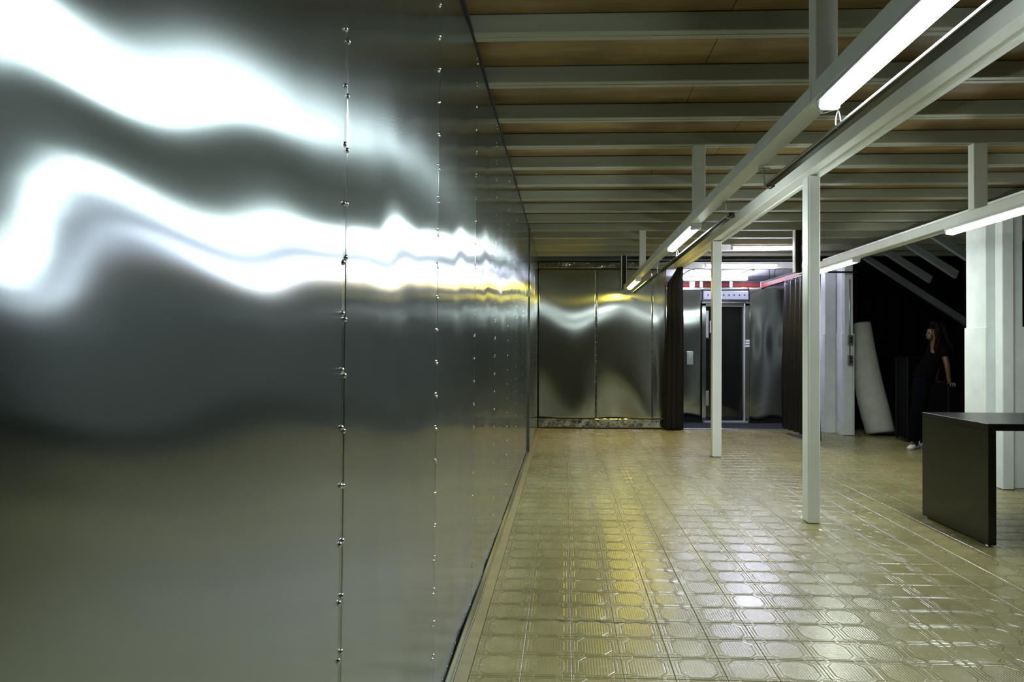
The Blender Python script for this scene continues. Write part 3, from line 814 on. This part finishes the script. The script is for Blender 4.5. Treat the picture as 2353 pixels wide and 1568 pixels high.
# face: nose, brow, lips, eye, ear added as one small surface each
def blob(bm, c, r, seg=12):
    res = bmesh.ops.create_uvsphere(bm, u_segments=seg, v_segments=8, radius=1.0)
    for v_ in res['verts']: v_.co = Vector((c[0] + v_.co.x * r[0], c[1] + v_.co.y * r[1], c[2] + v_.co.z * r[2]))
bm = bmesh.new()
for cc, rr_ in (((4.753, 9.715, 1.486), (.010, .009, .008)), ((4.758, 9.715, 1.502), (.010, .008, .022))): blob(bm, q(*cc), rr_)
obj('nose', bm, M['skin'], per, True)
bm = bmesh.new(); blob(bm, q(4.757, 9.712, 1.455), (.012, .018, .005)); blob(bm, q(4.760, 9.712, 1.446), (.011, .016, .005)); obj('lips', bm, plain('lips', (.08, .025, .014), .5), per, True)
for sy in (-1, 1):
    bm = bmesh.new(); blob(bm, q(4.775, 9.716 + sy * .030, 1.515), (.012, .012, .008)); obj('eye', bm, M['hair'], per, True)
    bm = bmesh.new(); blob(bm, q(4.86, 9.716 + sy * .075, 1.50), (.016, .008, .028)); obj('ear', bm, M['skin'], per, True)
shirt = [
    [('hem0', q(4.72, 9.78, .87), (.165, .145)), ('hem', q(4.75, 9.78, .95), (.165, .142)), ('waist', q(4.80, 9.76, 1.08), (.142, .120)), ('chest', q(4.87, 9.74, 1.23), (.158, .128)), ('top', q(4.90, 9.73, 1.35), (.088, .080)), ('col', q(4.885, 9.728, 1.385), (.064, .064))],
    ['top', ('shL', q(4.90, 9.60, 1.34), .076), ('slL', q(4.915, 9.565, 1.235), .062), ('slL2', q(4.918, 9.56, 1.21), .060)],
    ['top', ('shR', q(4.91, 9.87, 1.34), .076), ('slR', q(4.975, 9.92, 1.25), .062), ('slR2', q(4.985, 9.925, 1.235), .060)],
]
skin_mesh('t_shirt', shirt, M['tee'], per)
trs = [
    [('w', q(4.77, 9.77, 1.02), (.135, .115)), ('p', q(4.74, 9.78, .92), (.150, .130)), ('hipL', q(4.71, 9.69, .86), .118), ('knL', q(4.60, 9.66, .50), .085), ('anL', q(4.575, 9.70, .14), .078), ('heL', q(4.573, 9.70, .075), .078)],
    ['p', ('hipR', q(4.74, 9.87, .86), .118), ('knR', q(4.76, 9.90, .50), .085), ('anR', q(4.84, 9.92, .14), .075), ('heR', q(4.84, 9.92, .06), .075)],
]
skin_mesh('trousers', trs, M['denim'], per)
def shoe(x, y, rz_, lift):
    bm = bmesh.new()
    secs = [(-.09, .030, .072), (-.05, .036, .078), (.0, .036, .070), (.06, .040, .052), (.12, .042, .042), (.155, .034, .034), (.175, .015, .022)]
    rings = []
    T = Matrix.Translation(q(x, y, lift)) @ Matrix.Rotation(rz_, 4, 'Z') @ Matrix.Rotation(math.radians(12 if lift > .01 else 0), 4, 'Y')
    for (l, w2, h_) in secs:
        rings.append([bm.verts.new(T @ Vector((l, w2 * math.cos(a), .022 + max(0, math.sin(a)) * h_ + min(0, math.sin(a)) * .006))) for a in [2 * PI * i / 16 for i in range(16)]])
    for a, c in zip(rings, rings[1:]):
        for j in range(16): bm.faces.new((a[j], a[(j + 1) % 16], c[(j + 1) % 16], c[j]))
    bm.faces.new(rings[0][::-1]); bm.faces.new(rings[-1])
    s_ = obj('shoe', bm, M['shoe'], per, True)
    bm = bmesh.new()
    A = []; B = []
    outl = [(-.105, 0), (-.095, .030), (-.05, .040), (.06, .045), (.13, .045), (.17, .03), (.188, 0), (.17, -.03), (.13, -.045), (.06, -.045), (-.05, -.040), (-.095, -.030)]
    for (l, w2) in outl: A.append(bm.verts.new(T @ Vector((l, w2, 0)))); B.append(bm.verts.new(T @ Vector((l, w2, .022))))
    n_ = len(outl)
    for i in range(n_): bm.faces.new((A[i], A[(i + 1) % n_], B[(i + 1) % n_], B[i]))
    bm.faces.new(A[::-1]); bm.faces.new(B); obj('sole', bm, M['sole'], s_)
    bm = bmesh.new()
    for k in range(2):
        abox(bm, .0 + k * .035, .018 + k * .035, -.041, .041, .055 - .012 * k, .085 - .014 * k, .004, mat=T)
    obj('dark_band', bm, M['black_lam'], s_)
shoe(4.585, 9.69, PI + .75, .002)
shoe(4.84, 9.93, PI / 2 + .2, .002)
# hair: cap plus long wavy locks
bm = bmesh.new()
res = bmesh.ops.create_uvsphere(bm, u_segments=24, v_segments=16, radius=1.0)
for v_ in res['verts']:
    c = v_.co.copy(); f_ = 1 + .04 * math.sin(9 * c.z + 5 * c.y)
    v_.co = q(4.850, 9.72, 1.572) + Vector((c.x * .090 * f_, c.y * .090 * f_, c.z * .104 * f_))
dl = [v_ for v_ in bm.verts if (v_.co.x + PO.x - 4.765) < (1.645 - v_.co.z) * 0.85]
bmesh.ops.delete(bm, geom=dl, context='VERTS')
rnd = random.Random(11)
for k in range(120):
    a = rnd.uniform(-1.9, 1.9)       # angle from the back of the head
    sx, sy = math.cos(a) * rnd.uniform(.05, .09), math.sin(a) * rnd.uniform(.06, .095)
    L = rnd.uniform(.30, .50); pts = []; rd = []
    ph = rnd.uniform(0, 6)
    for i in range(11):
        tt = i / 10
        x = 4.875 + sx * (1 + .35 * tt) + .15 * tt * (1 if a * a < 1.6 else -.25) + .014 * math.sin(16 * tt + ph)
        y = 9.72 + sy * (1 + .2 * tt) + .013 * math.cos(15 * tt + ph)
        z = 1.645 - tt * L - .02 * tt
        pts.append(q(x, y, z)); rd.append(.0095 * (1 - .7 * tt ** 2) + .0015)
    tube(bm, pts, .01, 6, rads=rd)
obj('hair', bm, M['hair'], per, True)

# room closure behind and beside the camera
tag(box('wall_rear', -0.9, 7.2, -3.1, -3.0, 0, 2.95, M['dark_gap'], bev=0), kind='structure')
tag(box('wall_right', 7.2, 7.3, -3.0, 16.3, -.1, 3.0, M['dark_gap'], bev=0), kind='structure')
cr.free()
